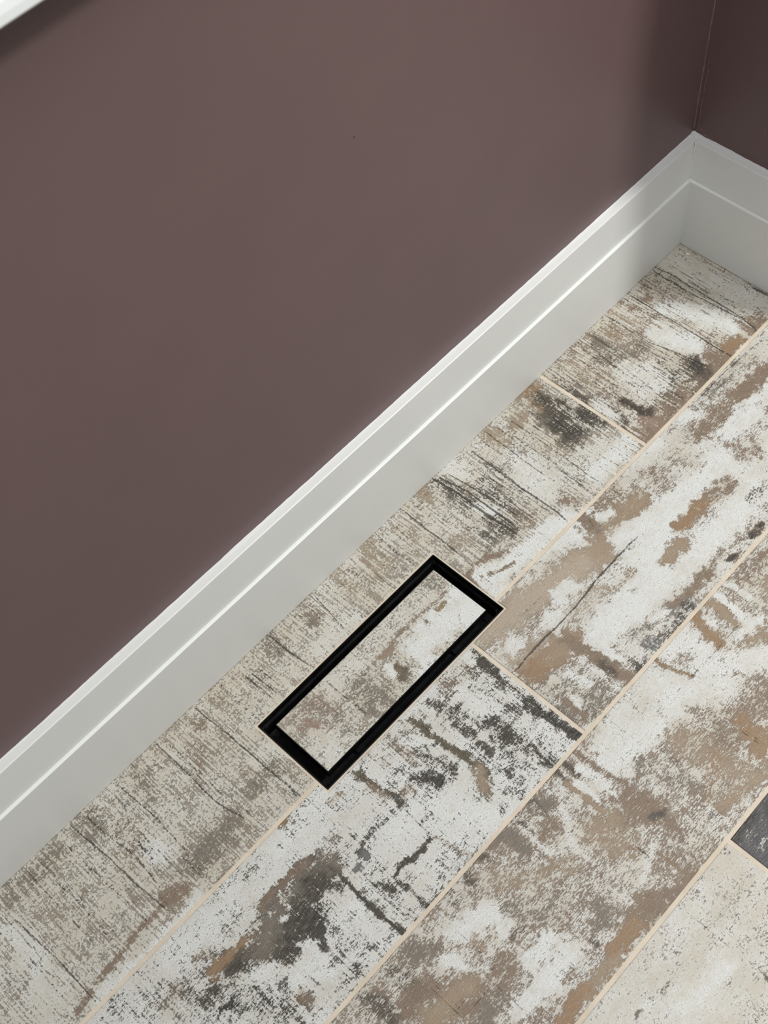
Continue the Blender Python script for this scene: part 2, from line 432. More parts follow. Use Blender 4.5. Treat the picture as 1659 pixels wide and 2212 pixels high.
# ---- the print of each plank: broad strokes of wear (0.1 mm floor coordinates) and dark lines: saw cracks, the shaded baseboard gap
STROKES = [
('A','greybrown',0.62,None,[(-12431,-156),(-12789,-225)],144,0.8),
('A','greybrown',0.6,None,[(-13048,22),(-13074,-190)],121,0.8),
('A','greybrown',0.75,None,[(-11195,-1499),(-11372,-1555)],165,0.9),
('A','greybrown',0.72,None,[(-10768,-1484),(-10964,-1516)],145,0.9),
('A','brown',0.8,None,[(-11670,-1618),(-11879,-1592)],97,0.9),
('A','greybrown',0.7,None,[(-9934,-1322),(-10314,-1343)],115,0.8),
('A','brown',0.75,None,[(-10198,-265),(-10158,-282)],72,0.9),
('A','pink',0.55,None,[(-9522,-49),(-9728,-55)],135,0.7),
('A','brown',0.8,None,[(-11840,-1564),(-12340,-1589),(-12727,-1634),(-13143,-1705),(-13441,-1755)],36,0.9),
('A',None,0.14,1.0,[(-11643,-1893),(-12401,-1902),(-13153,-1854)],104,0.8),
('A',None,0.12,0.8,[(-13339,-487),(-13365,-994)],158,0.6),
('A',None,0.16,0.9,[(-11630,-1022),(-11611,-1125)],138,0.7),
('A',None,0.16,0.7,[(-13563,-1075),(-13540,-1466)],307,0.5),
('A','greybrown',0.5,None,[(-13550,-1015),(-13702,-997)],93,0.6),
('A','greybrown',0.5,None,[(-11180,-249),(-11181,-509)],150,0.6),
('A','brown',0.5,None,[(-10362,-318),(-10449,-626)],94,0.6),
('A','greybrown',0.6,None,[(-11935,-95),(-11932,-353)],125,0.8),
('A','brown',0.5,None,[(-11708,-519),(-11742,-815)],123,0.6),
('A','greybrown',0.6,None,[(-11082,-49),(-11141,-292)],105,0.6),
('A','grey',0.5,None,[(-11465,-321),(-11446,-428)],69,0.8),
('A',None,0.15,0.6,[(-9994,-1139),(-9562,-1266)],152,0.5),
('A','greybrown',0.62,None,[(-8735,28),(-8800,-237)],100,0.8),
('A','greybrown',0.65,None,[(-8221,-247),(-8261,-303)],76,0.9),
('A','tan',0.55,None,[(-7027,-423),(-7119,-401)],131,0.8),
('A','brown',0.5,None,[(-9196,-178),(-9190,-427)],111,0.6),
('A','brown',0.55,None,[(-8174,59),(-8119,-314)],77,0.6),
('A','tan',0.5,None,[(-7370,-763),(-7390,-947)],115,0.5),
('A',None,0.15,0.6,[(-8447,-641),(-7890,-678)],138,0.5),
('A','tan',0.6,None,[(-7535,6),(-7549,-349)],130,0.6),
('A','tan',0.6,None,[(-6937,71),(-6985,-147)],133,0.6),
('A','dark',0.62,None,[(-5589,-88),(-5560,-526),(-5552,-932),(-5551,-1377)],114,0.9),
('A','dark',0.5,None,[(-5200,-545),(-5254,-1335)],88,0.9),
('A','dark',0.45,None,[(-5409,-393),(-5456,-931)],149,0.7),
('A',None,0.1,1.0,[(-5501,-789),(-5476,-965)],81,0.8),
('A','dark',0.55,None,[(-4927,-433),(-4969,-1047)],55,0.8),
('A','dark',0.5,None,[(-5836,-934),(-5812,-1238)],79,0.8),
('A','brown',0.75,None,[(-4658,-1434),(-4724,-1765)],87,0.9),
('A','brown',0.6,None,[(-5271,-1260),(-5317,-1539)],119,0.6),
('A','tan',0.65,None,[(-4505,-26),(-4533,-262)],127,0.8),
('A','tan',0.7,None,[(-5833,-11),(-5838,-143)],82,0.8),
('A','tan',0.55,None,[(-5387,-441),(-5427,-509)],95,0.7),
('A',None,0.14,0.7,[(-5300,43),(-5250,-253)],139,0.6),
('A',None,0.12,0.9,[(-4643,-731),(-4707,-1354)],205,0.6),
('A','tan',0.6,None,[(-6051,-959),(-6344,-892)],118,0.5),
('A','tan',0.55,None,[(-6388,-181),(-6426,-469)],133,0.5),
('A','brown',0.8,None,[(-5702,-1561),(-5898,-1473),(-6060,-1372),(-6249,-1344),(-6395,-1367),(-6473,-1507)],52,0.95),
('A',None,0.04,1.0,[(-4857,-1833),(-5375,-1746),(-5921,-1651),(-6262,-1626),(-6345,-1894)],155,1),
('A',None,0.04,1.0,[(-6013,-1650),(-6288,-1490)],97,1),
('A','brown',0.7,None,[(-6229,-1558),(-6029,-1663),(-5881,-1696)],32,0.9),
('A',None,0.04,1.0,[(-3381,-1624),(-3700,-1665),(-4081,-1639)],137,0.9),
('A',None,0.12,0.8,[(-4254,-1307),(-3711,-1354)],152,0.6),
('A','tan',0.45,None,[(-4160,-824),(-4154,-1307)],138,0.5),
('A','orange',0.85,None,[(-3577,-90),(-3655,-340)],159,0.9),
('A','tan',0.75,None,[(-4009,-256),(-4118,-289)],100,0.8),
('A','dark',0.62,None,[(-3577,-217),(-3588,-520),(-3547,-817),(-3301,-1023)],128,0.9),
('A','black',1.0,None,[(-3774,-770),(-3769,-898),(-3712,-991)],127,0.95),
('A','dark',0.85,None,[(-3754,-572),(-3793,-1016),(-3916,-992)],169,0.85),
('A','dark',0.75,None,[(-3425,-900),(-3436,-1097)],85,0.8),
('B',None,0.12,0.35,[(-379,-40),(-310,-995),(-265,-1611)],199,0.7),
('B','brown',0.5,None,[(-812,-24),(-858,-398)],185,0.7),
('B','brown',0.8,None,[(-1174,-256),(-1182,-287)],61,0.9),
('B',None,0.06,1.0,[(-1574,-849),(-1495,-1280)],193,0.9),
('B',None,0.07,0.9,[(-1146,-612),(-914,-1101),(-839,-1533)],135,0.9),
('B',None,0.1,0.6,[(-1662,-333),(-1616,-798)],105,0.5),
('B','tan',0.5,None,[(-1693,-18),(-1647,-489)],136,0.8),
('B','greybrown',0.65,None,[(-2260,-293),(-2217,-677),(-1990,-751)],163,0.7),
('B','greybrown',0.6,None,[(-2287,-673),(-2394,-398)],177,0.7),
('B','tan',0.6,None,[(-2005,-262),(-2014,-521)],134,0.7),
('B','brown',0.95,None,[(-1341,-1729),(-1608,-1801),(-1904,-1896)],173,0.9),
('B','orange',0.9,None,[(-967,-1782),(-1223,-1740)],95,0.9),
('B','orange',0.8,None,[(-2069,-2015),(-2354,-1987)],99,0.7),
('B','brown',0.95,None,[(-476,-1836),(-681,-1819)],96,0.95),
('B','brown',0.6,None,[(-720,-1609),(-410,-1711)],75,0.7),
('B','black',1.0,None,[(-1726,-1529),(-1769,-1672)],87,0.95),
('B','dark',0.8,None,[(-1734,-1455),(-1825,-1760)],145,0.7),
('B','dark',0.45,None,[(-2062,-1296),(-2092,-1479)],159,0.8),
('B','dark',0.4,None,[(-2422,-1404),(-2396,-1625)],129,0.6),
('B',None,0.1,1,[(-2175,-1056),(-2315,-1404)],130,0.6),
('B',None,0.1,1,[(-2450,-857),(-2569,-1355)],130,0.6),
('B','brown',0.85,None,[(-2241,-1747),(-2695,-1768),(-3110,-1764)],155,0.85),
('B','pink',0.9,None,[(-2961,-1612),(-2935,-1790)],98,0.7),
('B','dark',0.9,None,[(-2902,-1198),(-2865,-1379),(-2839,-1559)],64,0.95),
('B','dark',0.8,None,[(-3145,-1233),(-3170,-1413)],70,0.8),
('B','dark',0.6,None,[(-3207,-275),(-3222,-514),(-3243,-755)],51,0.9),
('B','greybrown',0.55,None,[(-3079,-103),(-3085,-613),(-3091,-1110)],116,0.6),
('B','tan',0.5,None,[(-2845,-253),(-2854,-761)],146,0.6),
('B',None,0.15,1,[(-3152,-913),(-3176,-1257)],71,0.6),
('C',None,0.05,1.0,[(-5550,-1812),(-5016,-2000),(-4439,-2008)],131,0.9),
('C',None,0.08,0.9,[(-6822,-2469),(-6970,-2428)],134,0.8),
('C','beige',0.75,None,[(-6946,-2062),(-6579,-2133),(-6118,-2206),(-5545,-2350),(-5068,-2426)],202,0.85),
('C','tan',0.8,None,[(-5040,-2404),(-4500,-2348),(-4122,-2379)],170,0.85),
('C','brown',0.75,None,[(-4749,-1958),(-4782,-2162)],92,0.85),
('C','brown',0.65,None,[(-4162,-1993),(-4410,-1985)],147,0.8),
('C',None,0.05,1,[(-4610,-2142),(-4474,-2190)],53,0.9),
('C',None,0.1,1.0,[(-5924,-2429),(-5642,-2466)],101,0.8),
('C',None,0.2,1.0,[(-5918,-2538),(-6309,-2593)],87,0.7),
('C','beige',0.7,None,[(-6989,-2406),(-6982,-2703),(-6410,-2676)],85,0.7),
('C','beige',0.6,None,[(-5926,-2733),(-5525,-2787)],125,0.6),
('C','orange',0.8,None,[(-6942,-2893),(-6639,-2902)],156,0.85),
('C','tan',0.8,None,[(-6620,-2924),(-6181,-2938)],122,0.8),
('C','brown',0.85,None,[(-6289,-2914),(-6244,-3209),(-6230,-3561),(-6232,-3862)],90,0.9),
('C','dark',0.85,None,[(-6280,-3456),(-6285,-3640)],54,0.8),
('C','greybrown',0.55,None,[(-7044,-3199),(-6676,-3337),(-6635,-3664)],165,0.8),
('C','greybrown',0.6,None,[(-7145,-3500),(-6779,-3778)],140,0.8),
('C',None,0.15,1,[(-6641,-3235),(-6626,-3441)],59,0.7),
('C',None,0.1,1,[(-6892,-3511),(-6889,-3580)],59,0.8),
('C','brown',0.8,None,[(-6967,-3427),(-6961,-3709)],41,0.8),
('C',None,0.04,1.0,[(-6042,-3196),(-5544,-3172),(-4887,-3110),(-4418,-3127)],137,0.95),
('C',None,0.04,1.0,[(-5737,-3249),(-5339,-3307),(-4788,-3329)],161,0.95),
('C',None,0.04,1.0,[(-4745,-2854),(-4231,-2913),(-3511,-2756),(-2809,-2775)],158,0.9),
('C',None,0.04,1.0,[(-4678,-2502),(-4080,-2651),(-3590,-2663)],132,0.9),
('C',None,0.05,1.0,[(-4319,-3347),(-3707,-3415),(-2922,-3446)],143,0.9),
('C',None,0.04,1.0,[(-2446,-1953),(-2322,-1964)],155,0.9),
('C',None,0.05,1.0,[(-3486,-1940),(-3184,-1977)],151,0.9),
('C',None,0.06,1.0,[(-2432,-2507),(-1998,-2657)],125,0.9),
('C',None,0.05,1.0,[(-1736,-2475),(-1310,-2479)],113,0.9),
('C',None,0.05,1.0,[(-2773,-3049),(-2263,-3066)],108,0.7),
('C','orange',0.85,None,[(-4028,-2986),(-3784,-3007),(-3472,-3026)],98,0.95),
('C','tan',0.85,None,[(-4474,-3168),(-4237,-3177)],96,0.9),
('C','tan',0.75,None,[(-4634,-3141),(-4247,-3111)],58,0.8),
('C','brown',0.6,None,[(-3131,-3064),(-3354,-3053)],133,0.85),
('C','brown',0.6,None,[(-2611,-2972),(-2405,-3015)],136,0.8),
('C','dark',0.5,None,[(-3120,-3438),(-2787,-3492)],92,0.8),
('C','brown',0.85,None,[(-1174,-2386),(-1569,-2359),(-1833,-2297)],121,0.9),
('C','brown',0.75,None,[(-2143,-2300),(-2489,-2318),(-2768,-2289)],118,0.8),
('C','greybrown',0.55,None,[(-1863,-1945),(-2354,-1987)],85,0.7),
('C','greybrown',0.5,None,[(-1128,-2051),(-1606,-1997),(-2036,-1991)],72,0.7),
('C','brown',0.4,None,[(-2817,-2171),(-3489,-2207),(-3968,-2106)],177,0.8),
('C','brown',0.5,None,[(-3137,-2329),(-3109,-2538)],109,0.7),
('C','brown',0.55,None,[(-3630,-2158),(-3649,-2480)],108,0.7),
('C','tan',0.6,None,[(-4205,-2259),(-4005,-2290)],106,0.7),
('C','brown',0.85,None,[(-5054,-3635),(-4852,-3665),(-4385,-3670)],81,0.9),
('C','grey',0.6,None,[(-5164,-3609),(-5065,-3822),(-4830,-3792)],86,0.8),
('C','dark',0.6,None,[(-5704,-3729),(-5425,-3804),(-4940,-3766),(-4937,-3870)],73,0.8),
('C','grey',0.55,None,[(-5637,-3463),(-5655,-3834),(-5969,-3859)],108,0.8),
('C','dark',0.5,None,[(-6055,-3569),(-6006,-3817)],72,0.7),
('C','greybrown',0.45,None,[(-5778,-3499),(-5472,-3554)],85,0.7),
('C',None,0.08,1,[(-5382,-3558),(-5164,-3609)],49,0.8),
('C',None,0.1,1,[(-6118,-3401),(-6080,-3588)],48,0.8),
('C','dark',0.75,None,[(-6031,-3836),(-5900,-3842)],54,0.8),
('C','brown',0.6,None,[(-4333,-3647),(-3994,-3619)],51,0.8),
('C','black',0.9,None,[(-3595,-3762),(-3494,-3771)],39,0.95),
('C','black',0.9,None,[(-4026,-3771),(-3945,-3771)],38,0.95),
('C','black',0.8,None,[(-3386,-3767),(-3331,-3765)],32,0.9),
('C','tan',0.5,None,[(-5318,-2923),(-4975,-2956)],38,0.7),
('C','tan',0.55,None,[(-5237,-3119),(-5156,-3131)],38,0.7),
('D','ochre',0.85,None,[(-9820,-1862),(-10080,-1872)],28,0.9),
('D','tan',0.7,None,[(-9666,-2164),(-9803,-2182)],39,0.8),
('D','ochre',0.8,None,[(-10273,-1910),(-10407,-1929)],45,0.9),
('D',None,0.08,1.0,[(-9915,-2099),(-10600,-2087)],167,0.6),
('D','greybrown',0.4,None,[(-9093,-2154),(-8734,-2202),(-8370,-2250)],128,0.8),
('D','olive',0.75,None,[(-8372,-2175),(-8369,-2479),(-8328,-2909),(-8300,-3318)],46,0.95),
('D','dark',0.7,None,[(-8062,-2644),(-8056,-2877),(-8085,-3183)],52,0.9),
('D','dark',0.55,None,[(-8076,-2214),(-7995,-2674)],47,0.8),
('D','brown',0.5,None,[(-7778,-2177),(-7486,-2225)],120,0.7),
('D','dark',0.5,None,[(-8009,-2383),(-7904,-2594),(-7899,-2964)],47,0.8),
('D','black',0.75,None,[(-7788,-2927),(-7770,-3111),(-7787,-3199)],98,0.9),
('D','dark',0.62,None,[(-7778,-3191),(-7754,-3353),(-7731,-3485)],126,0.85),
('D','black',0.72,None,[(-7697,-3594),(-7696,-3771)],91,0.9),
('D','dark',0.5,None,[(-7677,-3296),(-7638,-3617),(-7614,-3889)],57,0.8),
('D','dark',0.5,None,[(-7484,-2978),(-7952,-3084),(-7955,-3523)],81,0.6),
('D','dark',0.6,None,[(-7194,-2123),(-7210,-2443),(-7249,-2590)],42,0.9),
('D','dark',0.7,None,[(-7238,-2315),(-7263,-2716)],54,0.9),
('D','black',0.85,None,[(-7288,-3108),(-7262,-3523),(-7209,-3851)],58,0.95),
('D','dark',0.55,None,[(-7240,-2696),(-7274,-3170)],41,0.8),
('D','dark',0.5,None,[(-7400,-2227),(-7466,-2814),(-7465,-3183)],42,0.7),
('D','black',0.7,None,[(-8874,-2750),(-8761,-2834),(-8752,-2975)],79,0.9),
('D','dark',0.65,None,[(-8558,-2801),(-8559,-3061)],68,0.9),
('D','brown',0.65,None,[(-9073,-2760),(-9150,-2742)],79,0.8),
('D','dark',0.6,None,[(-8628,-2677),(-8635,-2758)],69,0.7),
('D','dark',0.55,None,[(-8616,-2514),(-8610,-2698)],46,0.8),
('D','brown',0.6,None,[(-8759,-2264),(-8764,-2612)],52,0.7),
('D','dark',0.6,None,[(-7915,-2490),(-7682,-2475)],30,0.7),
('D','tan',0.85,None,[(-8372,-3228),(-8415,-3352),(-8465,-3425)],79,0.85),
('D','dark',0.5,None,[(-8146,-3396),(-8095,-3712)],56,0.7),
('D','dark',0.45,None,[(-8309,-3643),(-8265,-3819)],44,0.8),
('D','olive',0.75,None,[(-9326,-2129),(-9312,-2363),(-9253,-2755)],45,0.9),
('D','dark',0.7,None,[(-9253,-2687),(-9263,-2846)],45,0.8),
('D','dark',0.5,None,[(-9275,-2858),(-9295,-3369)],22,0.8),
('D','brown',0.5,None,[(-9278,-3354),(-9228,-3655),(-9145,-3852)],22,0.8),
('D','brown',0.45,None,[(-9045,-2030),(-9024,-2320)],69,0.7),
('D','brown',0.6,None,[(-9346,-2394),(-9318,-2597)],51,0.8),
('D',None,0.06,1.0,[(-8927,-3205),(-8865,-3442),(-8691,-3720)],132,0.9),
('D',None,0.08,1.0,[(-9285,-3015),(-9572,-2985)],121,0.8),
('D',None,0.08,1.0,[(-8369,-3872),(-8703,-3873)],88,0.6),
('D',None,0.07,1.0,[(-8933,-2157),(-9178,-2235)],81,0.5),
('D',None,0.07,1,[(-7720,-2432),(-7708,-2724)],83,0.6),
('D',None,0.07,1,[(-8621,-2328),(-8476,-2538)],58,0.6),
('D','dark',0.85,None,[(-9336,-3348),(-9459,-3358),(-9622,-3362),(-9712,-3335)],32,0.95),
('D','dark',0.75,None,[(-9684,-3310),(-9834,-3303),(-9899,-3327)],27,0.9),
('D','dark',0.65,None,[(-9945,-3340),(-9937,-3507),(-9929,-3665),(-9937,-3865)],26,0.9),
('D','dark',0.75,None,[(-10090,-3360),(-10057,-3452)],37,0.9),
('D','dark',0.65,None,[(-10163,-3232),(-10094,-3254)],32,0.8),
('D','grey',0.8,None,[(-9984,-2838),(-9988,-2931)],43,0.8),
('D','grey',0.7,None,[(-10194,-2944),(-10127,-2954)],38,0.8),
('D','dark',0.55,None,[(-9505,-2811),(-9753,-2783),(-10021,-2814)],27,0.7),
('D','dark',0.9,None,[(-10340,-2846),(-10361,-3186),(-10363,-3363)],24,0.95),
('D','dark',0.95,None,[(-10363,-3363),(-10353,-3643),(-10317,-3880)],31,0.95),
('D','dark',0.6,None,[(-10149,-3739),(-10128,-3862)],42,0.8),
('D','dark',0.5,None,[(-10672,-3730),(-10682,-3867)],41,0.8),
('D','dark',0.5,None,[(-10613,-3493),(-10707,-3691)],41,0.5),
('D','greybrown',0.95,None,[(-10354,-2686),(-10648,-2600),(-10869,-2671)],118,0.9),
('D','dark',0.9,None,[(-10540,-2719),(-10907,-2785),(-11018,-2971)],137,0.9),
('D','black',0.92,None,[(-10784,-2999),(-10911,-3013)],105,0.7),
('D','dark',0.85,None,[(-11052,-2856),(-11303,-2885),(-11391,-3088)],124,0.85),
('D','dark',0.8,None,[(-10947,-3049),(-11039,-3288)],52,0.85),
('D','greybrown',0.85,None,[(-11086,-2587),(-11409,-2693)],105,0.8),
('D','brown',0.8,None,[(-10533,-2446),(-10939,-2436),(-11229,-2429)],54,0.8),
('D','dark',0.65,None,[(-10451,-2857),(-10455,-2973)],64,0.8),
('D','greybrown',0.5,None,[(-10129,-2693),(-10313,-2570),(-10084,-2497)],66,0.6),
('D',None,0.08,1.0,[(-10481,-3257),(-10596,-3513)],73,0.8),
('D',None,0.3,0.8,[(-10676,-3041),(-10716,-3228)],84,0.7),
('D','orange',0.9,None,[(-12075,-2559),(-11874,-2573),(-11607,-2573)],67,0.9),
('D','dark',0.8,None,[(-11917,-2696),(-11690,-2759),(-11479,-2842)],92,0.85),
('D','dark',0.8,None,[(-12205,-2731),(-12362,-2719)],71,0.8),
('D','brown',0.7,None,[(-12111,-2304),(-11993,-2314)],83,0.7),
('D','greybrown',0.8,None,[(-11585,-2800),(-11302,-2734)],104,0.8),
('D','brown',0.6,None,[(-12490,-2398),(-12658,-2431)],101,0.6),
('D','greybrown',0.4,None,[(-12551,-2620),(-12860,-2426)],130,0.6),
('D',None,0.06,1.0,[(-11724,-2945),(-11583,-3173),(-11478,-3361)],91,0.85),
('D',None,0.06,1.0,[(-11321,-3276),(-11217,-3464)],112,0.9),
('D','black',0.5,None,[(-12170,-2966),(-11928,-3158),(-11925,-3376)],140,0.85),
('D','black',0.8,None,[(-12373,-2958),(-12279,-2917),(-12153,-2948)],25,0.9),
('D','dark',0.6,None,[(-10980,-3695),(-10974,-3768)],71,0.8),
('D','dark',0.6,None,[(-11141,-3657),(-11124,-3734)],40,0.8),
('D','brown',0.7,None,[(-11582,-3465),(-11571,-3585)],60,0.85),
('D','dark',0.5,None,[(-11822,-3417),(-11803,-3616)],99,0.7),
('D','dark',0.6,None,[(-11618,-3134),(-11651,-3316)],61,0.6),
('D','greybrown',0.35,None,[(-11409,-3654),(-11202,-3881)],150,0.5),
('D',None,0.1,1.0,[(-11336,-2075),(-11837,-2144),(-12291,-2174)],137,0.6),
('E','brown',0.6,None,[(-3671,-4099),(-4050,-4058),(-4298,-4049)],125,0.85),
('E','tan',0.6,None,[(-4044,-4291),(-4176,-4444)],111,0.7),
('E',None,0.05,0.9,[(-4562,-3847),(-4564,-3997),(-4598,-4260),(-4620,-4483)],55,0.95),
('E',None,0.05,0.9,[(-4357,-3878),(-4322,-4275)],37,0.7),
('E','tan',0.9,None,[(-4724,-3914),(-4700,-4122),(-4773,-4424)],49,0.95),
('E',None,0.06,0.9,[(-4952,-3952),(-4927,-4180)],49,0.8),
('E','orange',0.9,None,[(-4980,-3880),(-5047,-4091),(-5102,-4437)],91,0.95),
('E','tan',0.8,None,[(-4985,-4600),(-4731,-4697)],72,0.8),
('E',None,0.06,0.9,[(-4827,-4490),(-4518,-4550)],73,0.8),
('E','tan',0.7,None,[(-4625,-4624),(-4634,-4759)],48,0.7),
('E',None,0.08,0.9,[(-5580,-3920),(-5313,-3933),(-5330,-4157)],145,0.95),
('E',None,0.12,0.75,[(-5486,-4409),(-5125,-4631),(-4941,-4842)],166,0.8),
('E',None,0.12,0.7,[(-6130,-4052),(-5885,-4424),(-5541,-4722)],199,0.8),
('E','ochre',0.75,None,[(-5800,-3908),(-5801,-4050),(-5681,-4385)],24,0.85),
('E',None,0.08,0.9,[(-7183,-4305),(-6780,-4407),(-6228,-4403)],194,0.95),
('E',None,0.12,0.7,[(-7071,-4079),(-6642,-4024)],126,0.8),
('E','tan',0.4,None,[(-6362,-4158),(-6301,-4320),(-6336,-4552)],104,0.5),
('E','brown',0.62,None,[(-5350,-5124),(-5792,-5167),(-6178,-5175)],171,0.8),
('E','orange',0.8,None,[(-5792,-5167),(-5811,-5325)],114,0.85),
('E','orange',0.95,None,[(-5727,-5508),(-5939,-5531)],101,0.85),
('E','tan',0.65,None,[(-6418,-4816),(-6391,-5196),(-6319,-5536)],168,0.7),
('E','tan',0.7,None,[(-6782,-5606),(-6423,-5674),(-6141,-5735)],87,0.8),
('E','orange',0.6,None,[(-6797,-5422),(-6373,-5216)],77,0.6),
('E','greybrown',0.55,None,[(-6971,-4587),(-6938,-4684),(-7027,-4697)],89,0.85),
('E','greybrown',0.6,None,[(-6898,-4970),(-6812,-5237)],132,0.6),
('E','dark',0.4,None,[(-6920,-5576),(-6948,-5627)],54,0.7),
('E','brown',0.65,None,[(-7391,-3877),(-7382,-4254),(-7309,-4696),(-7321,-5086),(-7349,-5441)],39,0.85),
('E','dark',0.75,None,[(-7586,-3894),(-7601,-4137)],39,0.85),
('E','dark',0.7,None,[(-7738,-3898),(-7760,-4070)],39,0.85),
('E','tan',0.85,None,[(-7769,-4078),(-7758,-4346),(-7752,-4628),(-7713,-4854)],33,0.9),
('E','brown',0.6,None,[(-7495,-3996),(-7481,-4401)],28,0.7),
('E',None,0.1,1,[(-7509,-4112),(-7481,-4401),(-7485,-4609)],44,0.9),
('E',None,0.1,1,[(-7661,-4199),(-7672,-4484)],39,0.8),
('E','ochre',0.75,None,[(-7721,-5452),(-7707,-5667),(-7690,-5865)],21,0.85),
('E','brown',0.72,None,[(-7436,-4706),(-7361,-4891),(-7436,-5041),(-7656,-4877)],131,0.85),
('E','dark',0.8,None,[(-7415,-5105),(-7315,-5135)],49,0.85),
('E','brown',0.7,None,[(-7361,-5248),(-7365,-5447)],75,0.8),
('E','brown',0.55,None,[(-7601,-5427),(-7591,-5677),(-7278,-5705)],137,0.7),
('E','tan',0.65,None,[(-8029,-4731),(-7806,-4792),(-7950,-5037)],161,0.8),
('E','greybrown',0.75,None,[(-8261,-3992),(-8114,-4115)],99,0.9),
('E','brown',0.7,None,[(-8361,-4311),(-8232,-4316)],108,0.8),
('E','dark',0.55,None,[(-8485,-3934),(-8495,-4187)],44,0.8),
('E',None,0.08,0.9,[(-8050,-4271),(-8158,-4448),(-8302,-4646)],54,0.5),
('E',None,0.1,0.9,[(-8524,-4072),(-8525,-4316),(-8527,-4557)],38,0.45),
('E',None,0.1,0.9,[(-7684,-5294),(-8007,-5428),(-8089,-5439)],42,0.45),
('E','tan',0.6,None,[(-8721,-4580),(-8463,-4708)],85,0.6),
('E','greybrown',0.8,None,[(-8758,-3934),(-8673,-3988),(-8712,-4230)],108,0.9),
('E','dark',0.7,None,[(-9082,-3939),(-9103,-4076)],69,0.85),
('E','dark',0.65,None,[(-9342,-3969),(-9384,-4041)],58,0.85),
('E','dark',0.5,None,[(-9640,-3915),(-9665,-4043)],52,0.8),
('E','tan',0.55,None,[(-9183,-4145),(-9130,-4307),(-8907,-4531)],137,0.7),
('E',None,0.05,1,[(-9465,-4456),(-9617,-4403),(-9898,-4298)],124,0.95),
('E',None,0.08,1,[(-9568,-4646),(-9438,-4638)],72,0.8),
('E','dark',0.6,None,[(-9539,-4791),(-9393,-4802)],41,0.7),
('E','greybrown',0.72,None,[(-10358,-4038),(-10484,-4048),(-10327,-4184)],102,0.85),
('E','greybrown',0.6,None,[(-10208,-4166),(-10205,-4281)],81,0.7),
('E','tan',0.65,None,[(-9866,-4483),(-9856,-4590)],61,0.8),
('E','dark',0.55,None,[(-10715,-4052),(-10683,-4233),(-10722,-4406)],80,0.8),
('E',None,0.1,1,[(-10226,-4369),(-10162,-4586)],71,0.8),
('E','brown',0.8,None,[(-10566,-4470),(-10722,-4406),(-10896,-4429)],129,0.85),
('E','tan',0.9,None,[(-10275,-4753),(-10516,-4710),(-10763,-4716)],138,0.9),
('E','brown',0.7,None,[(-9782,-4930),(-10104,-4939),(-10421,-4948)],109,0.8),
('E','dark',0.62,None,[(-11100,-4065),(-11067,-4313)],109,0.8),
('E','greybrown',0.7,None,[(-10146,-5108),(-10461,-5116)],107,0.8),
('E',None,0.06,1,[(-9245,-5078),(-9417,-5074),(-9612,-5117)],91,0.9),
('E',None,0.08,1,[(-9589,-5360),(-9784,-5326),(-10051,-5354)],98,0.85),
('E',None,0.06,1,[(-9190,-5361),(-9427,-5357),(-9627,-5391)],100,0.85),
('E','dark',0.55,None,[(-9850,-5218),(-9770,-5197)],40,0.8),
('E','brown',0.6,None,[(-9950,-5464),(-9953,-5531)],44,0.8),
('E','brown',0.55,None,[(-8870,-5037),(-9132,-5052)],82,0.6),
('E','greybrown',0.7,None,[(-8649,-5320),(-8695,-5421),(-8823,-5393)],102,0.8),
('E','dark',0.6,None,[(-9012,-5445),(-8981,-5517)],40,0.85),
('E','greybrown',0.5,None,[(-9321,-4538),(-9152,-4802),(-8894,-4857)],135,0.6),
('E','brown',0.85,None,[(-7692,-5879),(-7954,-5882),(-8217,-5760)],113,0.85),
('E','brown',0.9,None,[(-8285,-5684),(-8550,-5694)],122,0.85),
('E','orange',0.98,None,[(-8550,-5694),(-8774,-5708),(-8957,-5691)],81,0.95),
('E','tan',0.95,None,[(-8962,-5758),(-9215,-5734),(-9503,-5740)],74,0.9),
('E','orange',0.98,None,[(-9466,-5710),(-9656,-5743),(-9873,-5772)],73,0.95),
('E','dark',0.5,None,[(-8218,-4166),(-8189,-3862)],33,0.4),
('F','greybrown',0.42,None,[(-7315,-6297),(-7476,-6281),(-7621,-6266)],93,0.7),
('F','greybrown',0.4,None,[(-7858,-6323),(-7764,-6336)],101,0.7),
('F','tan',0.4,None,[(-7746,-6774),(-8015,-6727)],99,0.5),
('F','greybrown',0.75,None,[(-8806,-6326),(-8910,-6355)],24,0.8),
('F','greybrown',0.5,None,[(-8722,-6325),(-8678,-6323)],29,0.7),
('F','dark',0.7,None,[(-8033,-7067),(-8040,-7095)],24,0.8),
('F','greybrown',0.4,None,[(-8008,-5952),(-7818,-5971)],72,0.4),
('F','tan',0.4,None,[(-8687,-5988),(-8392,-6017)],90,0.5),
('F','greybrown',0.6,None,[(-9285,-6295),(-9221,-6295)],24,0.8),
('F','greybrown',0.35,None,[(-8417,-6284),(-8128,-6382)],100,0.5),
('F',None,0.05,0.8,[(-8229,-6637),(-8599,-6661),(-8923,-6656)],126,0.7),
('F','tan',0.4,None,[(-8359,-7203),(-8586,-7127)],105,0.5),
('F','greybrown',0.3,None,[(-8892,-6268),(-8530,-6306)],118,0.5),
('F','dark',0.5,None,[(-7191,-5947),(-7229,-6000)],53,0.5),
('G','black',0.95,None,[(-6947,-5914),(-6685,-5921)],85,0.9),
('G','charcoal',0.75,None,[(-6870,-6080),(-6662,-6150)],106,0.8),
('G','charcoal',0.6,None,[(-6951,-6230),(-6929,-6333)],63,0.8),
('G','black',0.9,None,[(-6467,-5959),(-6504,-6041)],54,0.7),
('G',None,0.3,0.6,[(-6907,-6200),(-6752,-6212)],26,0.7),
('H','greybrown',0.5,None,[(-6805,-956),(-6776,-1158),(-6749,-1376)],77,0.7),
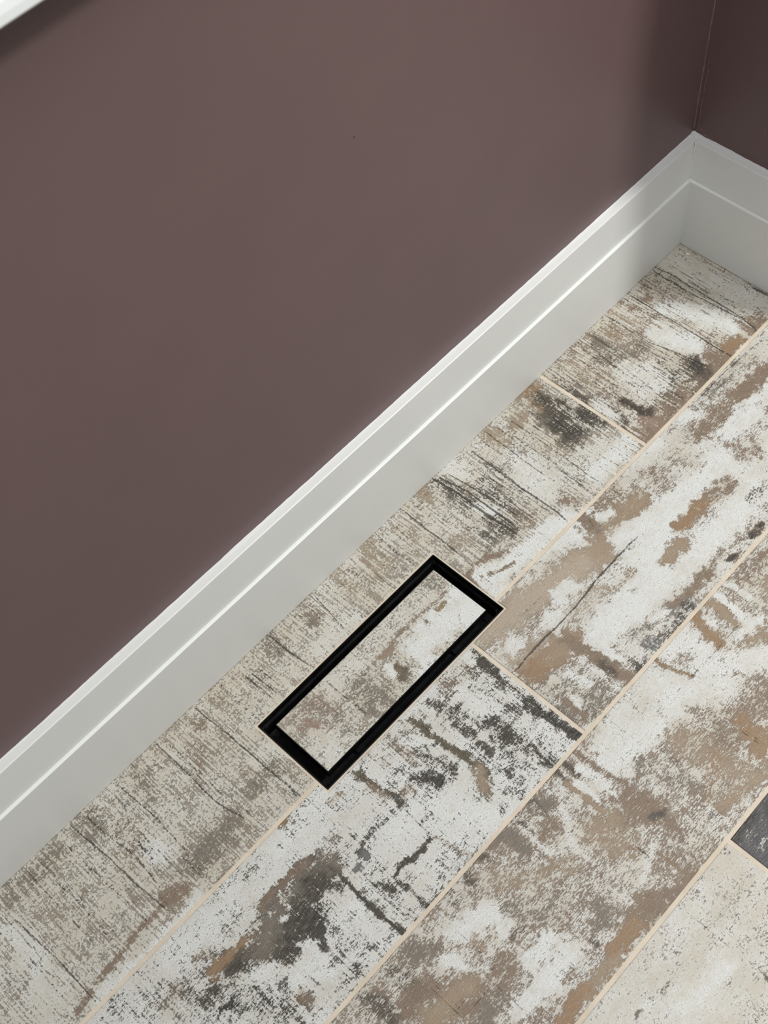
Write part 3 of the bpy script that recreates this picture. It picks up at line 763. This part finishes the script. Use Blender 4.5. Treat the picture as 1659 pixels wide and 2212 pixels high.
('H','brown',0.62,None,[(-6765,-1326),(-6947,-1312),(-7329,-1272),(-7565,-1272),(-7784,-1290),(-8035,-1308),(-8416,-1309),(-8653,-1343)],25,0.8),
('H',None,0.05,1,[(-6710,-1421),(-6672,-1824),(-6953,-1755),(-7157,-1620)],113,0.95),
('H',None,0.04,1,[(-6803,-1623),(-7196,-1576),(-7612,-1596),(-7763,-1813)],149,0.95),
('H',None,0.05,1,[(-6909,-1398),(-7439,-1397)],50,0.8),
('H','ochre',0.7,None,[(-6953,-1398),(-7042,-1398)],44,0.85),
('H','olive',0.6,None,[(-7263,-1398),(-7280,-1429)],38,0.7),
('H','tan',0.4,None,[(-6894,-1640),(-6997,-1754),(-7007,-1842)],19,0.7),
('H','pink',0.9,None,[(-8006,-1322),(-7853,-1339)],55,0.9),
('H','olive',0.8,None,[(-7993,-1550),(-7940,-1659),(-8038,-1711)],73,0.9),
('H',None,0.08,1,[(-8066,-1467),(-8082,-1593)],49,0.9),
('H','tan',0.6,None,[(-7793,-1682),(-7801,-1769)],43,0.7),
('H','greybrown',0.62,None,[(-8458,-1309),(-8528,-1561),(-8365,-1699)],144,0.85),
('H','greybrown',0.6,None,[(-8632,-1396),(-8652,-1654),(-8605,-1847)],83,0.8),
('H','brown',0.55,None,[(-9197,-1092),(-8989,-1178)],96,0.7),
('H','pink',0.7,None,[(-9259,-1244),(-9228,-1343),(-9190,-1459)],77,0.85),
('H','brown',0.55,None,[(-8940,-1309),(-8924,-1438)],83,0.7),
('H','pink',0.7,None,[(-9399,-1223),(-9321,-1266),(-9215,-1403)],15,0.8),
('H','greybrown',0.5,None,[(-8993,-1545),(-8979,-1652)],83,0.6),
('H',None,0.12,0.6,[(-9298,-1565),(-9350,-1776)],140,0.6),
('H',None,0.15,0.5,[(-8236,-1176),(-8696,-1134)],134,0.5),
('H','greybrown',0.5,None,[(-9293,-1480),(-9319,-1586)],59,0.5),
]
CRACKS_AND_GAP = [
('A',[(-12093,-4),(-12030,-643),(-12010,-1209),(-11959,-1731)],14,1),
('A',[(-11891,-50),(-11856,-521),(-11800,-924),(-11856,-1411)],12,1),
('A',[(-12065,-120),(-12062,-723)],9,0.8),
('A',[(-11378,0),(-11330,-746),(-11364,-1343)],12,0.9),
('A',[(-10707,-38),(-10705,-755),(-10713,-1163),(-10625,-1534)],14,1),
('A',[(-10613,-80),(-10588,-693),(-10612,-1301)],9,0.8),
('A',[(-10067,26),(-10026,-725),(-10003,-1465),(-9987,-1856)],14,1),
('A',[(-10214,-24),(-10246,-404)],7,0.7),
('A',[(-9265,-207),(-9242,-750)],13,1),
('A',[(-9159,-181),(-9148,-695)],10,0.9),
('A',[(-9352,-214),(-9358,-685)],10,0.8),
('A',[(-13301,-217),(-13297,-650),(-13302,-1026)],10,0.9),
('A',[(-13235,-353),(-13179,-1160),(-13178,-1819)],13,1),
('A',[(-13164,-525),(-13149,-1065)],7,0.8),
('A',[(-13381,-672),(-13384,-1272)],7,0.6),
('A',[(-12785,-42),(-12797,-868),(-12778,-1374)],10,0.8),
('A',[(-12278,-117),(-12248,-808),(-12237,-1157)],10,0.8),
('A',[(-12596,-656),(-12652,-1740)],10,0.8),
('A',[(-12592,-198),(-12586,-968)],8,0.6),
('A',[(-13076,-544),(-13084,-1152)],6,0.6),
('A',[(-11597,-216),(-11576,-707),(-11594,-1022)],7,0.5),
('A',[(-10985,-24),(-10952,-505),(-10994,-891)],8,0.6),
('A',[(-9752,-124),(-9750,-549)],8,0.6),
('A',[(-8753,9),(-8745,-350),(-8704,-730)],15,1),
('A',[(-7946,-6),(-8043,-685)],13,0.9),
('A',[(-8114,-10),(-8147,-636)],10,0.8),
('A',[(-8280,-6),(-8331,-525)],9,0.7),
('A',[(-9335,-204),(-9331,-724)],12,0.9),
('A',[(-7764,-48),(-7706,-584)],10,0.7),
('A',[(-8817,-168),(-8870,-647)],8,0.6),
('A',[(-7355,11),(-7380,-523)],9,0.6),
('A',[(-6725,101),(-6784,-380),(-6745,-803)],12,0.8),
('A',[(-6235,12),(-6251,-451),(-6244,-1007)],15,1),
('A',[(-6063,-51),(-6071,-439)],9,0.7),
('A',[(-6475,11),(-6506,-375)],9,0.6),
('A',[(-5601,20),(-5555,-429),(-5556,-837),(-5534,-1418)],22,1),
('A',[(-5523,-72),(-5447,-510),(-5445,-922),(-5445,-1391)],18,1),
('A',[(-5405,-94),(-5342,-667),(-5297,-1363)],15,0.9),
('A',[(-4913,-67),(-4912,-462),(-4933,-1066),(-4915,-1597),(-4943,-1832)],16,1),
('A',[(-5078,-101),(-5078,-688),(-5078,-1260)],12,0.8),
('A',[(-4539,13),(-4554,-490),(-4574,-1164)],13,0.8),
('A',[(-4690,-16),(-4684,-683)],10,0.7),
('A',[(-4385,-8),(-4377,-507)],10,0.6),
('A',[(-4164,-159),(-4168,-994),(-4188,-1825)],12,0.8),
('A',[(-4342,-183),(-4339,-971),(-4368,-1637)],10,0.7),
('A',[(-4025,-126),(-4029,-798),(-4012,-1592)],10,0.7),
('A',[(-3880,-173),(-3874,-1162)],10,0.6),
('A',[(-4976,-808),(-4991,-1587)],11,0.7),
('A',[(-6255,-886),(-6256,-1059)],14,1),
('A',[(-6450,-823),(-6448,-986)],9,0.7),
('A',[(-4965,-1165),(-4983,-1818)],9,0.6),
('A',[(-3535,-140),(-3609,-369),(-3744,-397)],14,1),
('A',[(-3463,-417),(-3496,-940),(-3517,-1282)],14,0.9),
('A',[(-3316,-465),(-3364,-1403)],10,0.7),
('A',[(-3733,-472),(-3803,-1065)],13,0.9),
('B',[(-699,28),(-698,-664),(-637,-1574)],14,0.9),
('B',[(-621,35),(-586,-271),(-594,-663),(-608,-1554),(-682,-1899)],15,1),
('B',[(-1287,24),(-1292,-421),(-1287,-1169),(-1296,-1626)],15,0.9),
('B',[(-1294,-1214),(-1293,-1695),(-1293,-2010)],15,1),
('B',[(-1831,10),(-1821,-821),(-1706,-1330),(-1669,-1727)],13,0.9),
('B',[(-1679,-7),(-1681,-516)],10,0.6),
('B',[(-1953,-9),(-1961,-812),(-1933,-1281)],11,0.8),
('B',[(-2051,-1),(-2066,-727)],10,0.7),
('B',[(-1395,42),(-1393,-796),(-1391,-1204)],9,0.6),
('B',[(-2217,-5),(-2259,-627),(-2274,-1454)],10,0.7),
('B',[(-2370,2),(-2401,-654),(-2487,-1453)],11,0.8),
('B',[(-2514,14),(-2575,-707),(-2616,-1550)],9,0.7),
('B',[(-2691,-1),(-2737,-669),(-2781,-1355)],10,0.7),
('B',[(-2874,-21),(-2896,-711),(-2949,-1404)],9,0.7),
('B',[(-2803,-303),(-2899,-1525)],9,0.6),
('B',[(-466,66),(-467,-444),(-456,-1099),(-368,-1762)],8,0.5),
('B',[(-1435,-745),(-1453,-1330)],7,0.5),
('B',[(-42,-1336),(-25,-1582)],26,1),  # shade of the gap under the end-wall baseboard, painted onto the plank
('B',[(-529,-1151),(-482,-1761)],8,0.5),
('B',[(-3014,-50),(-3076,-688),(-3104,-1282)],12,0.8),
('B',[(-2914,-1134),(-2890,-1598)],14,0.9),
('C',[(-7096,-2716),(-6795,-2696),(-6624,-2696),(-6210,-2708),(-5758,-2703),(-5365,-2661),(-4902,-2660),(-4528,-2666)],15,1),
('C',[(-7096,-2716),(-6741,-2689),(-6331,-2687)],12,1),
('C',[(-6016,-2283),(-6483,-2274)],8,0.7),
('C',[(-4729,-2004),(-4783,-2140)],11,0.9),
('C',[(-6945,-2746),(-6308,-2743)],7,0.6),
('C',[(-6092,-2941),(-6083,-3518)],7,0.6),
('C',[(-6212,-3148),(-6186,-3706)],7,0.6),
('C',[(-6469,-3097),(-6376,-3959)],7,0.5),
('C',[(-6748,-3066),(-6766,-3838)],7,0.5),
('C',[(-3250,-2488),(-2495,-2552),(-1588,-2525)],8,0.5),
('C',[(-2289,-1940),(-1430,-1950),(-725,-2007)],12,0.8),
('C',[(-2313,-2036),(-1347,-2048)],9,0.6),
('D',[(-8499,-3060),(-8694,-3108),(-8893,-3124),(-9062,-3122),(-9203,-3140)],6,0.9),
('D',[(-9270,-2778),(-9289,-3093),(-9288,-3385)],8,0.9),
('D',[(-9296,-3392),(-9251,-3711)],6,0.6),
('D',[(-8363,-2167),(-8353,-2541)],9,0.8),
('D',[(-7219,-2337),(-7231,-2987),(-7217,-3843)],7,0.6),
('D',[(-9329,-2109),(-9278,-2710)],7,0.7),
('D',[(-10388,-2568),(-10340,-2861)],6,0.7),
('D',[(-9746,-2625),(-10111,-2713)],7,0.6),
('D',[(-8079,-2023),(-8055,-2652)],7,0.6),
('D',[(-8412,-2744),(-8379,-3307)],7,0.6),
('E',[(-4169,-4412),(-4772,-4396),(-5310,-4392),(-6019,-4365)],8,0.85),
('E',[(-7110,-4386),(-6613,-4418),(-6239,-4480)],6,0.5),
('E',[(-7738,-4536),(-7740,-5271)],5,0.6),
('E',[(-7400,-3884),(-7320,-4684)],6,0.6),
('E',[(-8524,-4072),(-8510,-4813)],5,0.5),
('E',[(-9638,-4941),(-10560,-4937)],6,0.6),
('E',[(-9741,-4828),(-10592,-4832)],6,0.6),
('E',[(-9789,-4701),(-10589,-4695)],6,0.5),
('E',[(-9536,-5054),(-10390,-5054)],6,0.6),
('E',[(-8182,-5798),(-9001,-5788)],5,0.5),
('E',[(-6818,-4006),(-6818,-4034)],13,1),
('F',[(-8033,-5902),(-8039,-6069),(-8045,-6266),(-8044,-6475),(-8028,-6705)],7,0.8),
('F',[(-8033,-6189),(-8046,-6310)],10,1),
('F',[(-8069,-6884),(-8040,-7095)],6,0.7),
('H',[(-8721,-971),(-8717,-1309),(-8705,-1547),(-8698,-1722)],11,0.95),
('H',[(-6805,-956),(-6797,-1217)],10,0.9),
('H',[(-7963,-996),(-7973,-1330)],7,0.6),
('H',[(-7439,-993),(-7478,-1353)],6,0.5),
('H',[(-9077,-1266),(-9071,-1821)],5,0.4),
]

PAL = dict(tan=(156, 137, 114), orange=(148, 120, 90), brown=(128, 110, 93), greybrown=(116, 108, 97), dark=(58, 54, 47),
           black=(40, 39, 37), charcoal=(74, 74, 78), grey=(112, 114, 116), ochre=(138, 114, 82), olive=(88, 80, 62),
           pink=(146, 122, 106), beige=(182, 167, 148), ash=(142, 134, 121))
PAL = {k: np.array(lin(v)) for k, v in PAL.items()}

def vnoise(x, y, s, seed):
    """smooth lattice noise in -1..1 of cell size s"""
    X = x / s + 1000; Y = y / s + 1000
    i = np.floor(X).astype(np.int64); j = np.floor(Y).astype(np.int64)
    fx = X - i; fy = Y - j
    fx = fx * fx * (3 - 2 * fx); fy = fy * fy * (3 - 2 * fy)
    def h(a, b):
        n = (a * 374761393 + b * 668265263 + seed * 974634777) & 0xffffffff
        n = ((n ^ (n >> 13)) * 1274126177) & 0xffffffff
        return ((n ^ (n >> 16)) & 0xffff) / 32767.5 - 1
    return (h(i, j) * (1 - fx) + h(i + 1, j) * fx) * (1 - fy) + (h(i, j + 1) * (1 - fx) + h(i + 1, j + 1) * fx) * fy

def seg_dist(x, y, pts):
    d = np.full(x.shape, 1e9)
    for (ax, ay), (bx, by) in zip(pts, pts[1:]):
        vx, vy = bx - ax, by - ay
        L = vx * vx + vy * vy + 1e-12
        t = np.clip(((x - ax) * vx + (y - ay) * vy) / L, 0, 1)
        d = np.minimum(d, np.hypot(x - ax - t * vx, y - ay - t * vy))
    return d

# many finer saw lines across the first row
FINE = []
_r = random.Random(77)
for _k, _n, _x0, _x1 in (('A', 230, -1.44, -.34), ('B', 75, -.32, .01), ('H', 14, -.95, -.67), ('D', 40, -1.3, -.72), ('E', 22, -1.2, -.3)):
    for _ in range(_n):
        _x = _r.uniform(_x0, _x1); _y = {'A': -.095, 'B': -.095, 'H': -.14, 'D': -.29, 'E': -.49}[_k] + _r.uniform(-.09, .085)
        _l = _r.choice((.006, .01, .018, .03, .05)); _s = _r.uniform(-.04, .04)
        for _j in range(_r.choice((1, 1, 2, 3))):
            _o = _j * _r.uniform(25, 60)
            FINE.append((_k, [(_x * 1e4 + _o, (_y - _l) * 1e4), (_x * 1e4 + _o + _s * _l * 1e4, (_y + _l) * 1e4)], _r.uniform(3.5, 8.5), _r.uniform(.3, .9)))

# plank style: base colour, coverage, tint, grain along the plank, saw lines across it
STYLE = dict(A=('ash', .42, .30, .08, .66), B=('brown', .42, .25, .10, .85), C=('brown', .37, .75, .70, .15), D=('dark', .35, .90, .55, .35),
             E=('brown', .46, .70, .90, .15), F=('greybrown', .28, .40, .50, .05), G=('charcoal', .86, .3, 1.0, .0), H=('ash', .42, .22, .15, .30))

def make_attrs(key, seed):
    def f(x, y):
        base, c0, t0, g0, l0 = STYLE[key]
        n = len(x)
        col = np.tile(PAL[base], (n, 1))
        big = vnoise(x * .6, y, .035, seed) * .6 + vnoise(x * .6, y, .014, seed + 1) * .4
        cov = c0 + .10 * big
        tint = np.clip(t0 + .25 * vnoise(x, y, .05, seed + 3), 0, 1)
        w1 = vnoise(x, y, .010, seed + 5) * .0035 + vnoise(x, y, .0045, seed + 6) * .0018
        w2 = vnoise(x, y, .010, seed + 7) * .0035 + vnoise(x, y, .0045, seed + 8) * .0018
        brk = vnoise(x, y, .011, seed + 41) * .6 + vnoise(x, y, .005, seed + 42) * .6
        brk2 = vnoise(x, y, .007, seed + 43) + vnoise(x, y, .003, seed + 44)
        hue = (0.5 + 0.5 * vnoise(x * .5, y, .02, seed + 11))[:, None]
        alt = PAL['tan'] if base in ('brown', 'greybrown', 'ash') else PAL['greybrown']
        if key != 'G':
            col = col * (1 - .45 * hue) + alt * .45 * hue
        for pl, cn, cv, tn, pts, w, amt in STROKES:
            if pl != key: continue
            P = [(a * 1e-4, b * 1e-4) for a, b in pts]; w = w * 1e-4
            m = 2.2 * w + .012
            xs_ = [p[0] for p in P]; ys_ = [p[1] for p in P]
            s = np.nonzero((x > min(xs_) - m) & (x < max(xs_) + m) & (y > min(ys_) - m) & (y < max(ys_) + m))[0]
            if not len(s): continue
            k = min(1.0, w / .008)
            d = seg_dist(x[s] + w1[s] * k, y[s] + w2[s] * k, P)
            d = d * (1 + .45 * brk[s]) + k * .0022 * brk2[s]
            q = np.clip((1.75 * w - d) / (1.5 * w), 0, 1)
            q = q * q * (3 - 2 * q) * amt
            if cn is None: cv = max(cv, .19 if key == 'D' else .13)
            cv = min(cv, .80)
            cov[s] += (cv - cov[s]) * q
            if cn: col[s] += (PAL[cn] - col[s]) * q[:, None]
            if tn is not None: tint[s] += (tn - tint[s]) * q
            elif cn and cn in ('tan', 'brown', 'orange', 'greybrown', 'beige', 'pink'): tint[s] *= (1 - .5 * q)
        crk = np.zeros(n)
        a1 = vnoise(x, y, .012, seed + 21) * .0006
        for pl, pts, w, stg in CRACKS_AND_GAP + FINE:
            if pl != key: continue
            P = [(a * 1e-4, b * 1e-4) for a, b in pts]; w = w * 1e-4
            xs_ = [p[0] for p in P]; ys_ = [p[1] for p in P]
            s = np.nonzero((x > min(xs_) - .01) & (x < max(xs_) + .01) & (y > min(ys_) - .01) & (y < max(ys_) + .01))[0]
            if not len(s): continue
            d = seg_dist(x[s] + a1[s], y[s] + a1[s], P)
            v = 0.5 + (w * (0.4 + 0.6 * stg) - d) / .005
            # fades towards both ends
            e = np.minimum(np.hypot(x[s] - P[0][0], y[s] - P[0][1]), np.hypot(x[s] - P[-1][0], y[s] - P[-1][1]))
            v -= .12 * np.clip(1 - e / .012, 0, 1)
            v -= .05 * brk[s]
            crk[s] = np.maximum(crk[s], v)
        g = np.clip(g0 + .15 * big, 0, 1)
        l = np.clip(l0 * (1 + .6 * vnoise(x * 1.5, y * .5, .03, seed + 31)), 0, 1.4)
        return {'under': np.column_stack([col, np.clip(cov, 0, 1)]),
                'style': np.column_stack([tint, g, l, np.clip(crk, 0, 1)])}
    return f

def hole(cx, cy, m=0.0):
    return (cx > VX0 - m) & (cx < VX1 + m) & (cy > VY0 - m) & (cy < VY1 + m)

FX0, FX1, FY0, FY1 = -2.3, 1.3, -2.2, DW
# grout bed with the opening for the vent
xs = [FX0, VX0, VX1, FX1]; ys = [FY0, VY0, VY1, DW + 0.06]
me = grid_mesh('floor', xs, ys, -0.0011, 0.012, keep=lambda a, b: ~hole(a, b) & (a == a), low=0.0)
floor = link('floor', me, M_GROUT, kind='structure', label='floor of wood-look planks with pale peeling paint and sand-coloured grout')

def fine_axis(a, b, fa, fb, step, extra=()):
    """coarse outside [fa, fb], fine inside; a close line near each rim makes the eased edge"""
    pts = {a, b, a + .0009, b - .0009}
    fa, fb = max(a + .0009, fa), min(b - .0009, fb)
    if fb > fa:
        pts.update(np.linspace(fa, fb, max(2, int((fb - fa) / step))).tolist())
    q = a + .05
    while q < b:
        if q < fa or q > fb: pts.add(q)
        q += .05
    out = sorted(pts)
    for e in extra:
        k = int(np.argmin([abs(o - e) for o in out]))
        out[k] = e
    return sorted(set(out))

STEP = 0.00135
def plank(key, x0, x1, row, fine, seed, cut=True):
    y0, y1 = ROW[row]
    ex = [VX0 - G, VX1 + G]; ey = [VY0 - G, VY1 + G]
    xs = fine_axis(x0, x1, fine[0], fine[1], STEP, [e for e in ex if x0 < e < x1])
    ys = fine_axis(y0, y1, fine[2], fine[3], STEP, [e for e in ey if y0 < e < y1])
    keep = (lambda a, b: ~hole(a, b, G) & (a == a)) if cut else None
    me = grid_mesh('floor_tile', xs, ys, 0.0, 0.009, keep, make_attrs(key, seed))
    return link('floor_tile', me, M_TILE, parent=floor)

xA, xB, xC = -0.3289, -0.7128, -0.7070
plank('A', xA - 1.2 + J, xA - J, 0, (-1.46, 0, -.2, .006), 11)
plank('B', xA + J, DW + 0.06, 0, (-.33, .05, -.2, .006), 23)
plank('D', xB - 1.2, xB - J, 1, (-1.34, 0, -.4, 0), 37)
plank('C', xB + J, xB + 1.2 - J, 1, (-.8, -.02, -.4, 0), 41)
plank('E', -1.30 + J, -0.10 - J, 2, (-1.24, -.22, -.6, 0), 53)
plank('F', xC - 1.2, xC - J, 3, (-1.12, 0, -.79, 0), 67)
plank('G', xC + J, xC + 1.2, 3, (-.8, -.55, -.79, 0), 71)

# the planks farther out, beyond the frame of the photograph
def far_plank(x0, x1, y0, y1, key, seed):
    x0, x1 = max(x0, FX0), min(x1, FX1)
    xs = np.linspace(x0, x1, max(3, int((x1 - x0) / .03)) + 1)
    ys = np.linspace(y0, y1, 9)
    me = grid_mesh('floor_tile', xs, ys, 0.0, 0.009, None, make_attrs('_' + key, seed))
    link('floor_tile', me, M_TILE, parent=floor)
for k in list(STYLE):
    STYLE['_' + k] = STYLE[k]
far = [(0, FX0, xA - 1.2 - J), (1, FX0, xB - 1.2 - 2 * J), (1, xB + 1.2 + J, FX1), (2, FX0, -1.30 - J), (2, -0.10 + J, 1.10 - J), (2, 1.10 + J, FX1),
       (3, FX0, xC - 1.2 - 2 * J), (3, xC + 1.2 + 2 * J, FX1)]
for n_, (rw, a, b) in enumerate(far):
    far_plank(a, b, ROW[rw][0], ROW[rw][1], 'ACEDF'[n_ % 5], 100 + n_)
rnd = random.Random(5)
for rw in range(4, 11):
    y1 = -0.188 - 0.2 * (rw - 1) + J - 0.2 + 0.2 - 2 * J; y0 = y1 - 0.2 + 2 * J
    x = FX0 - rnd.uniform(0, 1.0)
    while x < FX1:
        if x + 1.2 > FX0 + .05:
            far_plank(x + J, x + 1.2 - J, y0, y1, rnd.choice('ACDEF'), 200 + rw * 7 + int(x * 10) % 7)
        x += 1.2

# ------------------------------------------------------------------ floor vent with a tile insert
vent = bpy.data.objects.new('floor_vent', None)
COL.objects.link(vent)
vent.location = ((VX0 + VX1) / 2, (VY0 + VY1) / 2, 0)
vent['label'] = 'black-framed rectangular floor vent with a plank-tile insert, let into the planks beside the white baseboard'
vent['category'] = 'floor vent'
cxv, cyv = vent.location.x, vent.location.y
hx, hy = (VX1 - VX0) / 2, (VY1 - VY0) / 2

def ring(bm, hx0, hy0, z0, hx1, hy1, z1, rc0, rc1):
    """one band of a rounded rectangular ring between two levels"""
    def loop(a, b, z, rc):
        out = []
        for sx, sy, st in ((1, 1, 0), (-1, 1, 1), (-1, -1, 2), (1, -1, 3)):
            for k in range(5):
                an = (st + k / 4) * math.pi / 2
                out.append((sx * (a - rc) + rc * math.cos(an), sy * (b - rc) + rc * math.sin(an), z))
        return out
    A = [bm.verts.new(p) for p in loop(hx0, hy0, z0, rc0)]
    B = [bm.verts.new(p) for p in loop(hx1, hy1, z1, rc1)]
    n = len(A)
    for k in range(n):
        bm.faces.new((A[k], A[(k + 1) % n], B[(k + 1) % n], B[k]))
def sweep(bm, levels, closed=True):
    """levels: (inset, z, corner radius) walked round the section"""
    lv = levels + ([levels[0]] if closed else [])
    for a, b in zip(lv, lv[1:]):
        ring(bm, hx - a[0], hy - a[0], a[1], hx - b[0], hy - b[0], b[1], a[2], b[2])

def vent_part(name, bm, mat=M_BLACK, smooth=False, parent=None, label=None):
    bmesh.ops.remove_doubles(bm, verts=bm.verts, dist=1e-6)
    if smooth:
        for f in bm.faces: f.smooth = True
    return from_bm(name, bm, mat, parent=parent or vent, label=label)

bm = bmesh.new()
sweep(bm, [(0.0, -0.0005, .0022), (0.0004, 0.0004, .0020), (0.0011, 0.0005, .0015), (0.0016, 0.0, .0012), (0.0020, -0.010, .0010), (0.0046, -0.0125, .0010),
           (0.0056, -0.034, .0010), (0.0150, -0.036, .0010), (0.0150, -0.040, .0010), (0.0, -0.040, .0022)])
frame = vent_part('frame', bm, label='glossy black rectangular metal frame')

# the tray that carries the tile, standing on two bars across the frame
IX, IY = 0.1445, 0.0449          # half size of the tile
ins = 0.0164
bm = bmesh.new()
def tray_ring(lv):
    for a, b in zip(lv, lv[1:] + lv[:1]):
        ring(bm, IX + a[0], IY + a[0], a[1], IX + b[0], IY + b[0], b[1], .0006, .0006)
tray_ring([(0.0003, -0.0007), (0.0011, -0.0007), (0.0013, -0.0012), (0.0013, -0.0130), (0.0003, -0.0130)])
add_box(bm, (-IX - .0012, -IY - .0012, -0.0146), (IX + .0012, IY + .0012, -0.0130))
tray = vent_part('tray', bm, label='thin black tray rim around the tile')
for sx in (-1, 1):
    bm = bmesh.new()
    add_box(bm, (sx * 0.09 - 0.006, -hy + 0.008, -0.0362), (sx * 0.09 + 0.006, hy - 0.008, -0.0345))
    add_box(bm, (sx * 0.09 - 0.004, -0.012, -0.0346), (sx * 0.09 + 0.004, 0.012, -0.0144))
    vent_part('support_bar', bm)
bm = bmesh.new()
add_box(bm, (-hx + 0.003, -hy + 0.003, -0.0420), (hx - 0.003, hy - 0.003, -0.0400))
vent_part('damper_plate', bm)
# weld beads in the frame corners
for sx, sy, sc in ((-1, 1, 1.0), (1, -1, 1.2), (-1, -1, .9), (1, 1, 1.0)):
    bm = bmesh.new()
    rr_ = random.Random(int(5 + sx * 2 + sy))
    for q in range(5):
        t = bmesh.ops.create_icosphere(bm, subdivisions=2, radius=0.0011 * sc * rr_.uniform(.6, 1.2))
        off = Vector((sx * (hx - 0.0052 - rr_.uniform(0, .003)), sy * (hy - 0.0052 - rr_.uniform(0, .003)), -0.004 - q * .0022))
        for v in t['verts']: v.co += off
    for f in bm.faces: f.smooth = True
    vent_part('weld_bead', bm, parent=frame)

# tile insert
xs = fine_axis(cxv - IX, cxv + IX, cxv - IX, cxv + IX, STEP)
ys = fine_axis(cyv - IY + .001, cyv + IY + .001, cyv - IY, cyv + IY + .01, STEP)
ys = [y - .001 for y in ys]
me = grid_mesh('tile_insert', xs, ys, 0.0, 0.0128, None, make_attrs('H', 83), low=.0004)
for v in me.vertices: v.co.x -= cxv; v.co.y -= cyv
link('tile_insert', me, M_TILE, parent=vent, label='pale plank-tile insert with a white patch at one end')

# ------------------------------------------------------------------ crumb on the floor in the corner
bm = bmesh.new()
bmesh.ops.create_icosphere(bm, subdivisions=2, radius=1)
rnd = random.Random(9)
for v in bm.verts:
    k = 1 + rnd.uniform(-.25, .25)
    v.co = Vector((v.co.x * .0016 * k - 0.0102, v.co.y * .0030 * k - 0.0218, v.co.z * .0009 * k + .0007))
crumb = from_bm('paint_crumb', bm, M_SCRAP, label='tiny white crumb lying on the planks in the corner of the two baseboards', cat='crumb')
